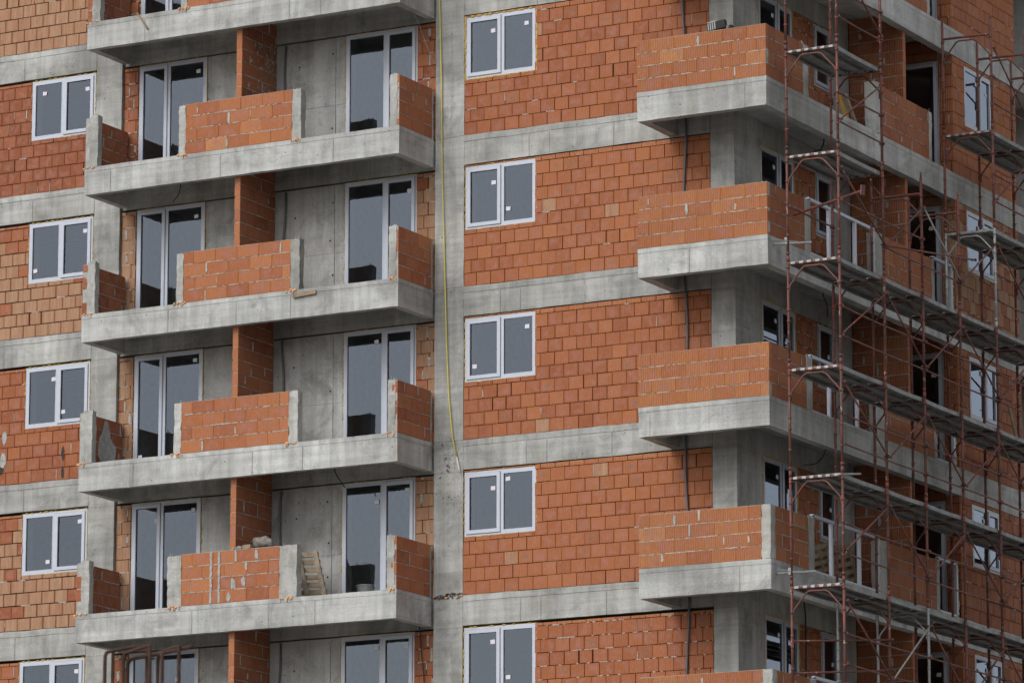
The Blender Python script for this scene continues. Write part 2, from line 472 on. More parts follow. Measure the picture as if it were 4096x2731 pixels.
def masonry(mb, org, U, L, H, bl=0.30, ch=0.247, depth=0.06, holes=(), seed=1, tone=(0.55, 0.2), pale=0.0, rib=0.3, joint=0.012,
            hj=0.013, rec=0.016, core=None, core_depth=None, smear=0.1, smw=(0.004, 0.011), first=None, toprow=None, palefn=None, stagger=0.5, mort_joint=0.0, wob=0.003):
    """Courses of clay blocks on a core. org: lower left corner of the face; U: direction along it; outward normal is U x Z."""
    rnd = random.Random(seed)
    U = Vector(U); N = U.cross(Z3)
    org = Vector(org)
    def P(u, z, n):
        return org + U * u + Z3 * z + N * n
    def blk(u0, u1, z0, z1, t, uvo):
        n0 = rnd.uniform(-wob, wob)
        tl = [rnd.uniform(-0.0015, 0.0015) for _ in range(4)]
        c = []
        for n in (n0 - depth, n0):
            for k, (u, z) in enumerate(((u0, z0), (u1, z0), (u1, z1), (u0, z1))):
                c.append(P(u + tl[k], z + tl[(k + 1) % 4], n))
        uv = [(u0 + uvo, z0), (u1 + uvo, z0), (u1 + uvo, z1), (u0 + uvo, z1)]
        lc = [(0, 0), (1, 0), (1, 1), (0, 1)]
        mb.face([c[4], c[5], c[6], c[7]], M_BRICK, t, uv, lc)
        mb.face([c[1], c[0], c[3], c[2]], M_BRICK, t, [uv[1], uv[0], uv[3], uv[2]], lc)
        side = (t[0] * 0.9, t[1], t[2], 0.2)
        for q in ((0, 1, 5, 4), (1, 2, 6, 5), (2, 3, 7, 6), (3, 0, 4, 7)):
            mb.face([c[k] for k in q], M_BRICK, side, [(0, 0), (.1, 0), (.1, .1), (0, .1)], [(.4, .4)] * 4)
    row = 0
    z = 0.0
    while z < H - 0.015:
        zt = min(z + (first if (first and row == 0) else ch), H)
        top = zt >= H - 1e-4
        off = (stagger * bl if row % 2 else 0.0) + rnd.uniform(-0.035, 0.035)
        uvo = rnd.uniform(0, 1)
        edges = [0.0]
        u = off if off > 0.05 else bl + off
        while u < L - 0.03:
            edges.append(u + rnd.uniform(-0.003, 0.003)); u += bl
        edges.append(L)
        if True:
            for u0, u1 in zip(edges, edges[1:]):
                segs = [(u0, u1, z, zt)]
                for hx in holes:
                    ns = []
                    for (a, b, za, zb) in segs:
                        if hx[1] <= a + .01 or hx[0] >= b - .01 or hx[3] <= za + .01 or hx[2] >= zb - .01:
                            ns.append((a, b, za, zb)); continue
                        if hx[0] > a: ns.append((a, hx[0], za, zb))
                        if hx[1] < b: ns.append((hx[1], b, za, zb))
                        ca, cb = max(a, hx[0]), min(b, hx[1])
                        if hx[2] > za: ns.append((ca, cb, za, hx[2]))
                        if hx[3] < zb: ns.append((ca, cb, hx[3], zb))
                    segs = ns
                for a, b, za, zb in segs:
                    if b - a < 0.03 or zb - za < 0.025:
                        continue
                    pf = palefn(row, (a + b) / 2, rnd) if palefn else (1.0 if rnd.random() < pale else 0.0)
                    tn = min(1, max(0, rnd.gauss(tone[0], tone[1])))
                    rb = rib
                    if toprow and top:
                        tn = min(1, max(0, rnd.gauss(toprow, 0.08))); rb = 0.6
                    if pf: rb = max(rb, 0.35)
                    jw = joint * rnd.uniform(0.4, 1.5) / 2
                    if rnd.random() < 0.03: jw *= 2.6
                    blk(a + jw, b - jw, za + hj * rnd.uniform(0.35, 0.6), zb - hj * rnd.uniform(0.35, 0.6), (tn, pf * rnd.uniform(0.75, 1), rnd.random(), rb), uvo)
                    # squeezed-out or filled mortar on some perpends and bed joints
                    if rnd.random() < smear and b < L - 0.05:
                        w, hh = rnd.uniform(*smw), (zb - za) * rnd.uniform(0.45, 1.0)
                        zc = za + (zb - za) * rnd.uniform(0.3, 0.7)
                        zlo, zhi = max(za, zc - hh / 2), min(zb, zc + hh / 2)
                        k = 5
                        lft, rgt = [], []
                        for q in range(k + 1):
                            zz = zlo + (zhi - zlo) * q / k
                            e = 0.75 if q in (0, k) else 1
                            lft.append(P(b - w * e * rnd.uniform(0.6, 1.3), zz, wob + 0.003)); rgt.append(P(b + w * e * rnd.uniform(0.6, 1.3), zz, wob + 0.003))
                        for q in range(k):
                            mb.face([lft[q], rgt[q], rgt[q + 1], lft[q + 1]], M_MORT)
                    if rnd.random() < smear * 1.3 and not top:
                        uu, ww = rnd.uniform(a, b), rnd.uniform(0.05, 0.22)
                        k = 6
                        for q in range(k):
                            ua, ub = uu + ww * q / k, uu + ww * (q + 1) / k
                            if ub > L or any(h[0] - .02 < ub and h[1] + .02 > ua and h[2] - .02 < zb < h[3] + .02 for h in holes): break
                            h0, h1 = rnd.uniform(0.004, 0.012), rnd.uniform(0.004, 0.02)
                            mb.face([P(ua, zb - h1, wob + 0.002), P(ub, zb - h1 * rnd.uniform(.5, 1), wob + 0.002), P(ub, zb + h0, wob + 0.002), P(ua, zb + h0, wob + 0.002)], M_MORT)
                    # worn-in bed mortar (thin walls)
                    if mort_joint and not top:
                        k = max(2, int((b - a) / 0.05))
                        for q in range(k):
                            if rnd.random() < mort_joint:
                                ua, ub = a + (b - a) * q / k, a + (b - a) * (q + 1) / k
                                h0, h1 = rnd.uniform(0.004, 0.010), rnd.uniform(0.004, 0.011)
                                nn = rnd.uniform(0.0, wob + 0.004)
                                for sgn, nb in ((1, nn), (-1, -depth - nn)):
                                    fc = [P(ua, zb - h0, nb), P(ub, zb - h1, nb), P(ub, zb + h1, nb), P(ua, zb + h0, nb)]
                                    mb.face(fc[::sgn], M_MORT)
        z = zt
        row += 1
    # core behind the blocks, cut round the holes
    if core is not None:
        cd = core_depth or depth
        zs = sorted({0.0, H, *[min(H, max(0, h[2])) for h in holes], *[min(H, max(0, h[3])) for h in holes]})
        for za, zb in zip(zs, zs[1:]):
            segs = [(0.0, L)]
            for hx in holes:
                if hx[2] < zb - 1e-4 and hx[3] > za + 1e-4:
                    ns = []
                    for a, b in segs:
                        if hx[1] <= a or hx[0] >= b: ns.append((a, b))
                        else:
                            if hx[0] > a: ns.append((a, hx[0]))
                            if hx[1] < b: ns.append((hx[1], b))
                    segs = ns
            for a, b in segs:
                mb.hexa([P(a + .003, za, -cd), P(b - .003, za, -cd), P(b - .003, za, -rec), P(a + .003, za, -rec), P(a + .003, zb, -cd), P(b - .003, zb, -cd), P(b - .003, zb, -rec), P(a + .003, zb, -rec)], core)

def thin_wall(mb, org, U, L, H, seed, tone=(0.72, 0.13), rib=1.0, depth=0.12, bl=0.485, smear=0.16):
    masonry(mb, org, U, L, H, bl=bl, ch=H / 4, depth=depth, seed=seed, tone=tone, rib=rib, joint=0.006, hj=0.016, rec=0.010, core=M_MORT, core_depth=depth - 0.010, smear=smear, mort_joint=0.65, smw=(0.005, 0.026))

# ------------------------------------------------------------------ windows
def window_unit(name, w, h, split, sash_side, parent, foam=0.6, seed=1, single=False):
    """Local space: x along the wall, -y outwards, z up, origin at the lower left of the opening."""
    rnd = random.Random(seed)
    fw, dp = 0.062, 0.075
    yo, yi = 0.012, 0.012 + dp
    mb = MB()
    mb.box(0, fw, yo, yi, 0, h, M_PVC); mb.box(w - fw, w, yo, yi, 0, h, M_PVC)
    mb.box(fw, w - fw, yo, yi, 0, fw, M_PVC); mb.box(fw, w - fw, yo, yi, h - fw, h, M_PVC)
    xm = w * split
    if not single:
        mb.box(xm - 0.035, xm + 0.035, yo + .001, yi, fw, h - fw, M_PVC)
    # plastered reveal behind the frame
    for b in ((-0.002, 0.010, yi, 0.36, 0, h), (w - 0.010, w + 0.002, yi, 0.36, 0, h), (0.010, w - 0.010, yi, 0.36, -0.002, 0.012), (0.010, w - 0.010, yi, 0.36, h - 0.012, h + 0.002)):
        mb.box(*b, M_PLAST)
    root = build(name, mb, parent, local=True)
    lights = [(fw, w - fw)] if single else [(fw, xm - 0.035), (xm + 0.035, w - fw)]
    for i, (a, b) in enumerate(lights):
        side = 'L' if i == 0 else 'R'
        if single or side == sash_side:
            s = MB()
            sw = 0.066
            y0, y1 = -0.010, 0.055
            a2, b2, z2, z3 = a - 0.020, b + 0.020, fw - 0.020, h - fw + 0.020
            s.box(a2, a2 + sw, y0, y1, z2, z3, M_PVC); s.box(b2 - sw, b2, y0, y1, z2, z3, M_PVC)
            s.box(a2 + sw, b2 - sw, y0, y1, z2, z2 + sw, M_PVC); s.box(a2 + sw, b2 - sw, y0, y1, z3 - sw, z3, M_PVC)
            g = 0.006
            a3, b3, z4, z5 = a2 + sw, b2 - sw, z2 + sw, z3 - sw
            for q in ((a3, a3 + g, y0 + .006, y0 + .02, z4, z5), (b3 - g, b3, y0 + .006, y0 + .02, z4, z5), (a3 + g, b3 - g, y0 + .006, y0 + .02, z4, z4 + g), (a3 + g, b3 - g, y0 + .006, y0 + .02, z5 - g, z5)):
                s.box(*q, M_GASK)
            e = 0.009
            for q in ((a2 - e, a2, .004, .012, z2 - e, z3 + e), (b2, b2 + e, .004, .012, z2 - e, z3 + e), (a2, b2, .004, .012, z2 - e, z2), (a2, b2, .004, .012, z3, z3 + e)):
                s.box(*q, M_GAP)
            build('sash', s, root, local=True)
            pa, pb, pz0, pz1, py = a3 - .005, b3 + .005, z4 - .005, z5 + .005, 0.022
        else:
            s = MB()
            bw = 0.018
            for q in ((a, a + bw, yo - .001, yo + .03, fw, h - fw), (b - bw, b, yo - .001, yo + .03, fw, h - fw), (a + bw, b - bw, yo - .001, yo + .03, fw, fw + bw), (a + bw, b - bw, yo - .001, yo + .03, h - fw - bw, h - fw)):
                s.box(*q, M_PVC)
            g = 0.006
            for q in ((a + bw, a + bw + g, yo + .006, yo + .02, fw + bw, h - fw - bw), (b - bw - g, b - bw, yo + .006, yo + .02, fw + bw, h - fw - bw)):
                s.box(*q, M_GASK)
            build('glazing_bead', s, root, local=True)
            pa, pb, pz0, pz1, py = a + bw - .005, b - bw + .005, fw + bw - .005, h - fw - bw + .005, 0.034
        p = MB()
        p.face([(pa, py, pz0), (pb, py, pz0), (pb, py, pz1), (pa, py, pz1)], M_GLASS)
        build('pane', p, root, local=True)
    # squeezed-out foam round the frame
    f = MB()
    for q in ((-.010, 0, .016, .05, -.010, h + .010), (w, w + .010, .016, .05, -.010, h + .010), (0, w, .016, .05, -.010, 0), (0, w, .016, .05, h, h + .010)):
        f.box(*q, M_FOAMY)
    def bead(p0, p1, out, dens):
        L = (Vector(p1) - Vector(p0)).length
        k = int(L / 0.05)
        for q in range(k):
            if rnd.random() > dens: continue
            c = Vector(p0).lerp(Vector(p1), (q + rnd.random() * .6 + .2) / k)
            r = rnd.uniform(0.008, 0.017) * (1.5 if foam > .9 else 1)
            d = (Vector(p1) - Vector(p0)).normalized()
            sq = [1 + abs(d[i]) * 1.9 for i in range(3)]
            f.blob(c + Vector(out) * 0.006, r, M_FOAMY, seed=q + seed, sq=sq, n=6)
    bead((0, .012, -.008), (w, .012, -.008), (0, 0, -1), foam)
    bead((w + .006, .012, 0), (w + .006, .012, h), (1, 0, 0), foam)
    bead((-.006, .012, 0), (-.006, .012, h), (-1, 0, 0), foam)
    bead((0, .012, h + .006), (w, .012, h + .006), (0, 0, 1), foam * .5)
    build('foam_seal', f, root, local=True, smooth=True)
    return root

def copy_tree(o, parent):
    c = o.copy()
    COL.objects.link(c)
    c.parent = parent
    for ch in list(o.children):
        copy_tree(ch, c)
    return c

PROTO = {}
def place_window(key, loc, rot, parent, stickers=(), size=None, split=.5, side='L', foam=.6, single=False, name='window'):
    w, h = size
    if key not in PROTO:
        o = PROTO[key] = window_unit(name, w, h, split, side, parent, foam, seed=len(PROTO) + 3, single=single)
    else:
        o = copy_tree(PROTO[key], parent)
        for ch in list(o.children):
            if ch.name.startswith('sticker'):
                bpy.data.objects.remove(ch)
    o.location = Vector(loc) - WORLD_AT[parent.name]
    o.rotation_euler = (0, 0, rot)
    for (lr, fx, fz) in stickers:
        xm = w * split
        a, b = ((.13, xm - .09) if lr == 'L' else (xm + .09, w - .13))
        if single: a, b = .13, w - .13
        s = MB()
        tilt = ((fx * 37 + fz * 91) % 1 - .5) * .25
        cx, cz = a + (b - a) * fx, .16 + (h - .32) * fz
        q = []
        for dx, dz in ((-.047, -.038), (.047, -.038), (.047, .038), (-.047, .038)):
            q.append((cx + dx * math.cos(tilt) - dz * math.sin(tilt), 0.018, cz + dx * math.sin(tilt) + dz * math.cos(tilt)))
        q2 = [(x, 0.020, z) for x, _, z in q]
        s.hexa([q[0], q[1], q2[1], q2[0], q[3], q[2], q2[2], q2[3]], M_STICK)
        build('sticker', s, o, local=True)
    return o

# ------------------------------------------------------------------ ground
g = MB()
g.face([(-1500, -1500, GROUND), (1500, -1500, GROUND), (1500, 1500, GROUND), (-1500, 1500, GROUND)], M_DIRT)
tag(build('ground', g), None, None, kind='structure')

# ------------------------------------------------------------------ the building
B = thing('apartment_building', 'unfinished apartment block of orange clay blocks and bare concrete with white windows', 'building', (0, 0, GROUND))
SH = 2.9
STOREYS = range(-1, 5)
XL, XR, YB = -13.0, 6.866, 13.0

def part(name, mb, **k):
    return build(name, mb, B, **k)

rnd = random.Random(7)

# interior: floor plates and rooms, so that the glass shows dark rooms
for k in range(-2, 5):
    zs = -SH * k - 1.085
    m = MB()
    m.box(XL, 5.55, 0.31, YB, zs - .20, zs - .005, M_ROOM)
    m.box(5.55, 6.50, 7.4, YB, zs - .20, zs - .005, M_ROOM)
    part('floor_plate', m)
zt, zb = SH * 2 - 1.29, -SH * 4 - 1.085
m = MB()
for x in (-7.9, -5.2, -3.4, -0.5):
    m.box(x - .06, x + .06, .45, 4.2, zb, zt, M_ROOM)
m.box(XL, 1.9, 4.2, 4.35, zb, zt, M_ROOM)
m.box(1.9, 2.05, 0.45, YB, zb, zt, M_ROOM)
m.box(2.05, 5.3, 6.0, 6.12, zb, zt, M_ROOM)
m.box(5.30, 6.55, 9.6, 9.72, zb, zt, M_ROOM)
m.box(2.05, 5.5, 3.0, 3.1, zb, zt, M_ROOM)
m.box(XL, XL + .2, .3, YB, zb, zt, M_ROOM)
m.box(XL, 6.5, YB - .15, YB, zb, zt, M_ROOM)
part('room_partition', m)

# storeys below the picture, down to the ground
m = MB()
m.box(XL, 5.6, 0.05, YB, GROUND, zb - .25, M_CON)
m.box(5.6, 6.8, 7.2, YB, GROUND, zb - .26, M_CON)
part('lower_wall', m)

# full-height columns
for (x0, x1, y0, y1) in ((-8.366, -7.763, 0, .5), (-.649, -.030, 0, .5), (5.122, 5.605, 0, .36)):
    m = MB()
    for k in range(-1, 5):
        z0 = -SH * k - 1.085
        # each lift is cast to the underside of the beam, then the joint
        m.rough(x0, x1, y0, y1, z0 + .004, z0 + 2.30, M_CON, amp=.007)
        m.rough(x0 + .002, x1 - .003, y0 + .004, y1, z0 + 2.304, z0 + 2.9, M_CON, amp=.007)
    part('concrete_column', m)

def slab_left(k):
    """balcony slab with a downstand rim, left balconies"""
    z = -SH * k - 1.085
    x0, x1, yf = -7.725, -.690, -1.288
    m = MB()
    m.rough(x0 - .004, x1 + .004, yf - .006, -.004, z - .085, z, M_CON2, amp=.007)
    m.rough(x0 + .16, x1 - .16, yf + .14, -.004, z - .17, z - .087, M_CON2)
    m.rough(x0, x1, yf, yf + .135, z - .535, z - .087, M_CON2, amp=.007)
    m.rough(x0, x0 + .155, yf + .137, -.004, z - .535, z - .087, M_CON2)
    m.rough(x1 - .155, x1, yf + .137, -.004, z - .535, z - .087, M_CON2)
    for q in ((k * 1.37) % 2.1 + .6, (k * 2.3) % 1.9 + 3.1, 5.6 - (k * .9) % 1.2):
        m.face([(x0 + q - .006, yf - .0115, z - .525), (x0 + q + .006, yf - .0115, z - .525), (x0 + q + .008, yf - .0115, z - .09), (x0 + q - .007, yf - .0115, z - .09)], M_CON3)
    part('balcony_slab', m)

def slab_right(k):
    z = -SH * k - 1.085
    x0, x1, yf = 4.277, XR, -1.254
    m = MB()
    m.rough(x0 - .004, x1 + .004, yf - .006, -.004, z - .085, z, M_CON2, amp=.007)
    m.rough(5.61, x1 + .004, -.002, 7.10, z - .085, z, M_CON2, amp=.007)
    m.rough(x0 + .19, x1 - .19, yf + .18, -.004, z - .17, z - .087, M_CON2)
    m.rough(5.61, x1 - .19, -.002, 7.10, z - .17, z - .087, M_CON2)
    m.rough(x0, x1, yf, yf + .18, z - .533, z - .087, M_CON2, amp=.007)
    m.rough(x0, x0 + .18, yf + .182, -.004, z - .533, z - .087, M_CON2)
    m.rough(x1 - .18, x1, yf + .182, 7.10, z - .533, z - .087, M_CON2, amp=.007)
    m.rough(x1 - .30, x1, 7.102, YB, z - .533, z - .087, M_CON2, amp=.007)
    m.rough(x1 - .30, x1 + .004, 7.102, YB, z - .085, z, M_CON2, amp=.007)
    q = {0: 6.44, 1: 5.30, 2: 4.50, 3: 6.25}.get(k, 5.5)
    w = .016 if k == 1 else .006
    m.face([(q - w, yf - .0115, z - .525), (q + w, yf - .0115, z - .525), (q + w, yf - .0115, z - .09), (q - w, yf - .0115, z - .09)], M_CON3)
    for q in (1.35, 3.1, 4.4, 6.2):
        m.face([(x1 + .0115, q - .006, z - .525), (x1 + .0115, q + .006, z - .525), (x1 + .0115, q + .006, z - .09), (x1 + .0115, q - .006, z - .09)], M_CON3)
    part('balcony_slab', m)

for k in range(-2, 5):
    slab_left(k)
    slab_right(k)

def edge_beam(x0, x1, k, y=0.0):
    z = -SH * k + 1.815
    m = MB()
    m.rough(x0, x1, y - .008, .30, z - .115, z, M_CON, amp=.009)
    m.rough(x0, x1, y, .30, z - .56, z - .117, M_CON, amp=.007)
    for q in (1.12, 1.55, 2.9):
        if x1 - x0 > 4.5:
            q += .35 * math.sin(k * 2.3)
            m.face([(x0 + q - .007, y - .0115, z - .55), (x0 + q + .007, y - .0115, z - .55), (x0 + q + .007, y - .0115, z - .12), (x0 + q - .007, y - .0115, z - .12)], M_CON3)
    part('edge_beam', m)

for k in STOREYS:
    edge_beam(XL, -8.37, k)
    edge_beam(-7.76, -.655, k, .10)
    edge_beam(-.026, 5.118, k)

# ---- brick walls of the main face
def pale_left(k):
    def f(row, u, r):
        if k == -1: return 1.0 if r.random() < .93 else 0.0
        if k == 0: return 0.0
        if k == 1:
            if row >= 8: return 1.0 if r.random() < .25 else 0.0
            return 1.0 if r.random() < (.93 if row < 5 else .7) else 0.0
        if k == 2: return 0.0
        if k == 3:
            if row >= 9: return 0.0
            return 1.0 if r.random() < (.95 if row < 5 else .62) else 0.0
        return 0.0
    return f
LT = {-1: (.5, .07), 0: (.28, .08), 1: (.42, .09), 2: (.44, .07), 3: (.32, .08), 4: (.5, .07)}
for k in STOREYS:
    zf = -SH * k - 1.085
    m = MB()
    masonry(m, (XL, 0, zf + .004), X3, -8.37 - XL, 2.285, holes=[(-9.902 - XL, -8.37 - XL + .05, 1.081, 2.29)], seed=100 + k, tone=LT[k], rib=.25, palefn=pale_left(k), core=M_CORE, core_depth=.30,
            smear=.03 if k not in (2, 3) else .06, hj=.020 if k in (-1, 1, 3) else .013, toprow=.78, rec=.018)
    if k == 2:   # mortar daubs and tar runs on the red wall
        for (ux, uz, w, hh, mt) in ((-10.37, .95, .06, .30, M_MORT), (-10.40, .50, .07, .34, M_MORT), (-8.98, .52, .035, .30, M_TAR), (-8.98, .15, .03, .25, M_TAR), (-10.45, .30, .07, .16, M_TAR)):
            pts = []
            for q in range(14):
                a = 2 * math.pi * q / 14
                pts.append((ux + math.cos(a) * w * rnd.uniform(.7, 1.2), -.009, zf + uz + math.sin(a) * hh / 2 * rnd.uniform(.8, 1.1)))
            m.face(pts, mt)
    part('brick_wall', m)
    m = MB()
    masonry(m, (-.026, 0, zf + .004), X3, 5.144, 2.318 if k < 4 else 2.285, holes=[(-.5, 1.508, 1.079, 2.29)], seed=200 + k, tone={-1: (.60, .07), 0: (.50, .09), 1: (.58, .08), 2: (.52, .09), 3: (.60, .05), 4: (.50, .07)}[k], rib=.25, core=M_CORE, core_depth=.30,
            pale=.012, smear={-1: .06, 0: .035, 1: .018, 2: .02, 3: .012, 4: .07}[k], hj=.013, toprow=.80, mort_joint=.0 if k < 4 else .28, rec=.02)
    part('brick_wall', m)
    # narrow brick piers beside the balcony doors
    pl = {-1: 0, 0: 0, 1: .97, 2: .92, 3: .97, 4: .1}[k]
    m = MB()
    masonry(m, (-7.757, .075, zf), X3, .335, 2.30, seed=300 + k, tone=(.42, .14), pale=pl, core=M_CORE, core_depth=.25, smear=.55, smw=(.008, .03), bl=.27, toprow=.7, rib=.2)
    part('brick_pier', m)
    pl = {-1: 0, 0: 0, 1: .95, 2: .85, 3: .95, 4: 0}[k]
    m = MB()
    masonry(m, (-1.100, .075, zf), X3, .448, 2.30, seed=320 + k, tone=(.5, .14), pale=pl, core=M_CORE, core_depth=.25, smear=.5 if k in (0, 4) else .25, smw=(.008, .03), bl=.27, toprow=.75, rib=.2)
    part('brick_pier', m)
    # cast wall between the two doors, with formwork tie holes
    m = MB()
    m.rough(-5.845, -4.05, .12, .40, zf, zf + 2.31, M_CON3, amp=.005)
    m.rough(-4.048, -2.695, .125, .40, zf, zf + .98, M_CON3, amp=.005)
    m.rough(-4.048, -2.695, .120, .40, zf + .984, zf + 2.31, M_CON3, amp=.005)
    for (hx, hz) in ((-3.75, 1.78), (-2.98, 1.95), (-3.78, .45), (-2.96, .55), (-2.99, 1.25)):
        if rnd.random() < .8:
            c = (hx + rnd.uniform(-.05, .05), .1135, zf + hz + rnd.uniform(-.05, .05))
            m.face([(c[0] + math.cos(a * .785) * .020, c[1], c[2] + math.sin(a * .785) * .020) for a in range(8)], M_HOLE)
    m.bar((-2.93, .112, zf + .02), (-2.93, .112, zf + 2.3), .012, .012, M_CON, up=(0, 1, 0))
    part('concrete_wall', m)
    # balcony divider of clay blocks
    m = MB()
    masonry(m, (-4.259, -1.136, zf), Y3, 1.25, 2.72, bl=.485, depth=.124, seed=340 + k, tone=(.50, .12), rib=.9, joint=.006, hj=.016, rec=.010, core=M_MORT, core_depth=.114, smear=.35, mort_joint=.6, smw=(0.006, 0.03))
    masonry(m, (-4.384, -1.139, zf), X3, .125, 2.72, bl=.3, depth=.04, seed=350 + k, tone=(.72, .08), rib=.2, joint=.002, hj=.016, core=None, smear=0)
    if k == 0:
        for q in range(420):
            yy = .10 - abs(rnd.gauss(0, .42))
            if yy < -1.1: continue
            zz, r0 = zf + rnd.uniform(.6, 2.3), rnd.uniform(.008, .035)
            m.face([(-4.2545 + q * .00001, yy + math.cos(a * 1.05) * r0 * rnd.uniform(.6, 1.2), zz + math.sin(a * 1.05) * r0 * rnd.uniform(.6, 1.5)) for a in range(6)], M_DUST if q % 3 else M_MORT)
    part('divider_wall', m)

# ---- windows and balcony doors of the main face
ST_W = {-1: [], 0: [('L', .82, .82), ('R', .85, .88)], 1: [('L', .85, .78), ('R', .10, .17)], 2: [('L', .12, .14), ('R', .88, .88)], 3: [('L', .85, .80), ('R', .10, .97)], 4: [('L', .85, .86), ('R', .12, .1)]}
ST_X = {-1: [], 0: [('L', .30, .88), ('R', .88, .85)], 1: [('L', .05, .10), ('R', .90, .88)], 2: [('L', .97, .88), ('R', .08, .12)], 3: [('L', .88, .08), ('R', .92, .92)], 4: [('R', .9, .9)]}
ST_1 = {-1: [], 0: [('L', .1, .05), ('R', .9, .95)], 1: [('L', .1, .06), ('R', .9, .95)], 2: [('L', .06, .07), ('R', .93, .98)], 3: [('L', .97, .90), ('R', .95, .97)], 4: [('R', .5, .8)]}
ST_2 = {-1: [], 0: [('L', .08, .06)], 1: [('L', .06, .06), ('R', .92, .93)], 2: [('L', .88, .96)], 3: [('L', .93, .88), ('R', .9, .97)], 4: [('L', .95, .96), ('R', .9, .96)]}
for k in STOREYS:
    z = -SH * k
    place_window('W0' if k < 1 else 'W', (0.002, 0, z + .002), 0, B, ST_W[k], (1.502, 1.20), .51, 'L', foam=.95 if k < 1 else .6)
    place_window('X', (-9.900, 0, z + .002), 0, B, ST_X[k], (1.505, 1.20), .50, 'R', foam=.75)
    place_window('D1', (-7.415, .085, z - 1.07), 0, B, ST_1[k], (1.565, 2.29), .43, 'L', name='balcony_door', foam=.35)
    place_window('D2', (-2.685, .085, z - 1.07), 0, B, ST_2[k], (1.58, 2.29), .56, 'R', name='balcony_door', foam=.45)

# ---- left balcony parapets
def stub(p, x0, x1, y0, y1, z0, z1, seed, pins=True):
    r = random.Random(seed)
    m = MB()
    m.rough(x0, x1, y0, y1, z0, z1, M_CON4, step=.06, amp=.017, freq=7)
    if pins:
        for q in range(4):
            px, py = r.uniform(x0 + .03, x1 - .03), r.uniform(y0 + .03, y1 - .03)
            m.tube([(px, py, z1 - .02), (px + r.uniform(-.01, .01), py, z1 + r.uniform(.03, .07))], .005, M_GALV, 5)
    build('concrete_post', m, p)

def foam_bead(x, y, z, n, seed, mat=None, spread=.10, axis=0):
    r = random.Random(seed)
    m = MB()
    for q in range(n):
        d = [0, 0]
        d[axis] = r.uniform(-spread, spread)
        rr = r.uniform(.012, .026)
        m.blob((x + d[0], y + d[1] + (r.uniform(-.012, .004) if axis == 0 else 0), z + r.uniform(-.03, .012)), rr, mat or M_FOAMO, seed=seed + q, n=6, sq=(1, 1, .9))
        if r.random() < .25:
            m.blob((x + d[0], y + d[1] - .008, z - .05), rr * .6, mat or M_FOAMO, seed=q, n=6, sq=(.8, .8, 1.8))
    part('foam_bead', m, smooth=True)

for k in STOREYS:
    zf = -SH * k - 1.085
    hp = .985
    yf = -1.288
    # return at the far end, with its stub
    m = MB()
    thin_wall(m, (-7.604, yf + .001, zf), Y3, 1.285, hp, 400 + k, tone=(.40, .1), rib=.35, bl=.47, smear=.4)
    if k == 2:
        pts = []
        for q in range(18):
            a = 2 * math.pi * q / 18
            pts.append((-7.594, -.55 + math.cos(a) * .33 * rnd.uniform(.8, 1.1), zf + .36 + math.sin(a) * .34 * rnd.uniform(.85, 1.1)))
        m.face(pts, M_MORT)
        m.face([(-7.5925, -.75, zf + .6), (-7.5925, -.40, zf + .6), (-7.5925, -.52, zf + .93), (-7.5925, -.62, zf + .95)], M_MORT)
    p = part('parapet_wall', m)
    stub(p, -7.612, -7.428, yf - .010, yf + .13, zf + .002, zf + hp + .04, k)
    foam_bead(-7.62, yf - .008, zf, 8, 500 + k, spread=.13)
    # middle piece
    wl_, wr_ = (.31, .38) if k == 3 else (.15, .20)
    m = MB()
    x0, x1 = (-5.415, -3.033) if k != 3 else (-5.36, -3.20)
    thin_wall(m, (x0, yf, zf), X3, x1 - x0, hp, 420 + k, rib=.3, tone=(.66, .1), smear=.16 if k != 3 else .5)
    if k == 3:
        for ux in (-4.70, -4.52):
            for q in range(4):
                z0, n_ = q * .246 + .012, 7
                lf = [(ux - rnd.uniform(.012, .034), yf - .0105, zf + z0 + .222 * t / n_) for t in range(n_ + 1)]
                rt = [(ux + rnd.uniform(.008, .036), yf - .0105, zf + z0 + .222 * t / n_) for t in range(n_ + 1)]
                for t in range(n_):
                    m.face([lf[t], rt[t], rt[t + 1], lf[t + 1]], M_MORT)
        for (ux, uz) in ((-4.22, .36), (-3.98, .38), (-3.7, .86), (-4.3, .1)):
            m.face([(ux + math.cos(2 * math.pi * a / 12) * rnd.uniform(.025, .055), yf - .0105, zf + uz + math.sin(2 * math.pi * a / 12) * rnd.uniform(.07, .13)) for a in range(12)], M_MORT)
    p = part('parapet_wall', m)
    stub(p, x0 - wl_, x0 - .003, yf - .004, yf + .14, zf + .002, zf + hp - .015, 20 + k)
    stub(p, x1 + .003, x1 + wr_, yf - .004, yf + .16, zf + .002, zf + hp - .005, 40 + k)
    foam_bead(x0 - wl_ / 2, yf - .012, zf, 12, 520 + k, spread=.13)
    foam_bead(x1 + wr_ / 2 - .04, yf - .012, zf, 10, 540 + k, spread=.14)
    # right return with its stub
    m = MB()
    thin_wall(m, (-.690, yf + .001, zf), Y3, 1.22, hp, 440 + k, rib=.2, tone=(.62, .1), bl=.5, smear=.45)
    m.rough(-.805, -.694, -.075, -.008, zf, zf + hp - .03, M_CON4, step=.08, amp=.012, freq=6)
    p = part('parapet_wall', m)
    stub(p, -.895, -.735, yf - .004, yf + .13, zf + .002, zf + hp + .01, 60 + k)
    if k in (1, 2, 3):
        foam_bead(-.82, yf - .012, zf, 7, 560 + k, spread=.09)

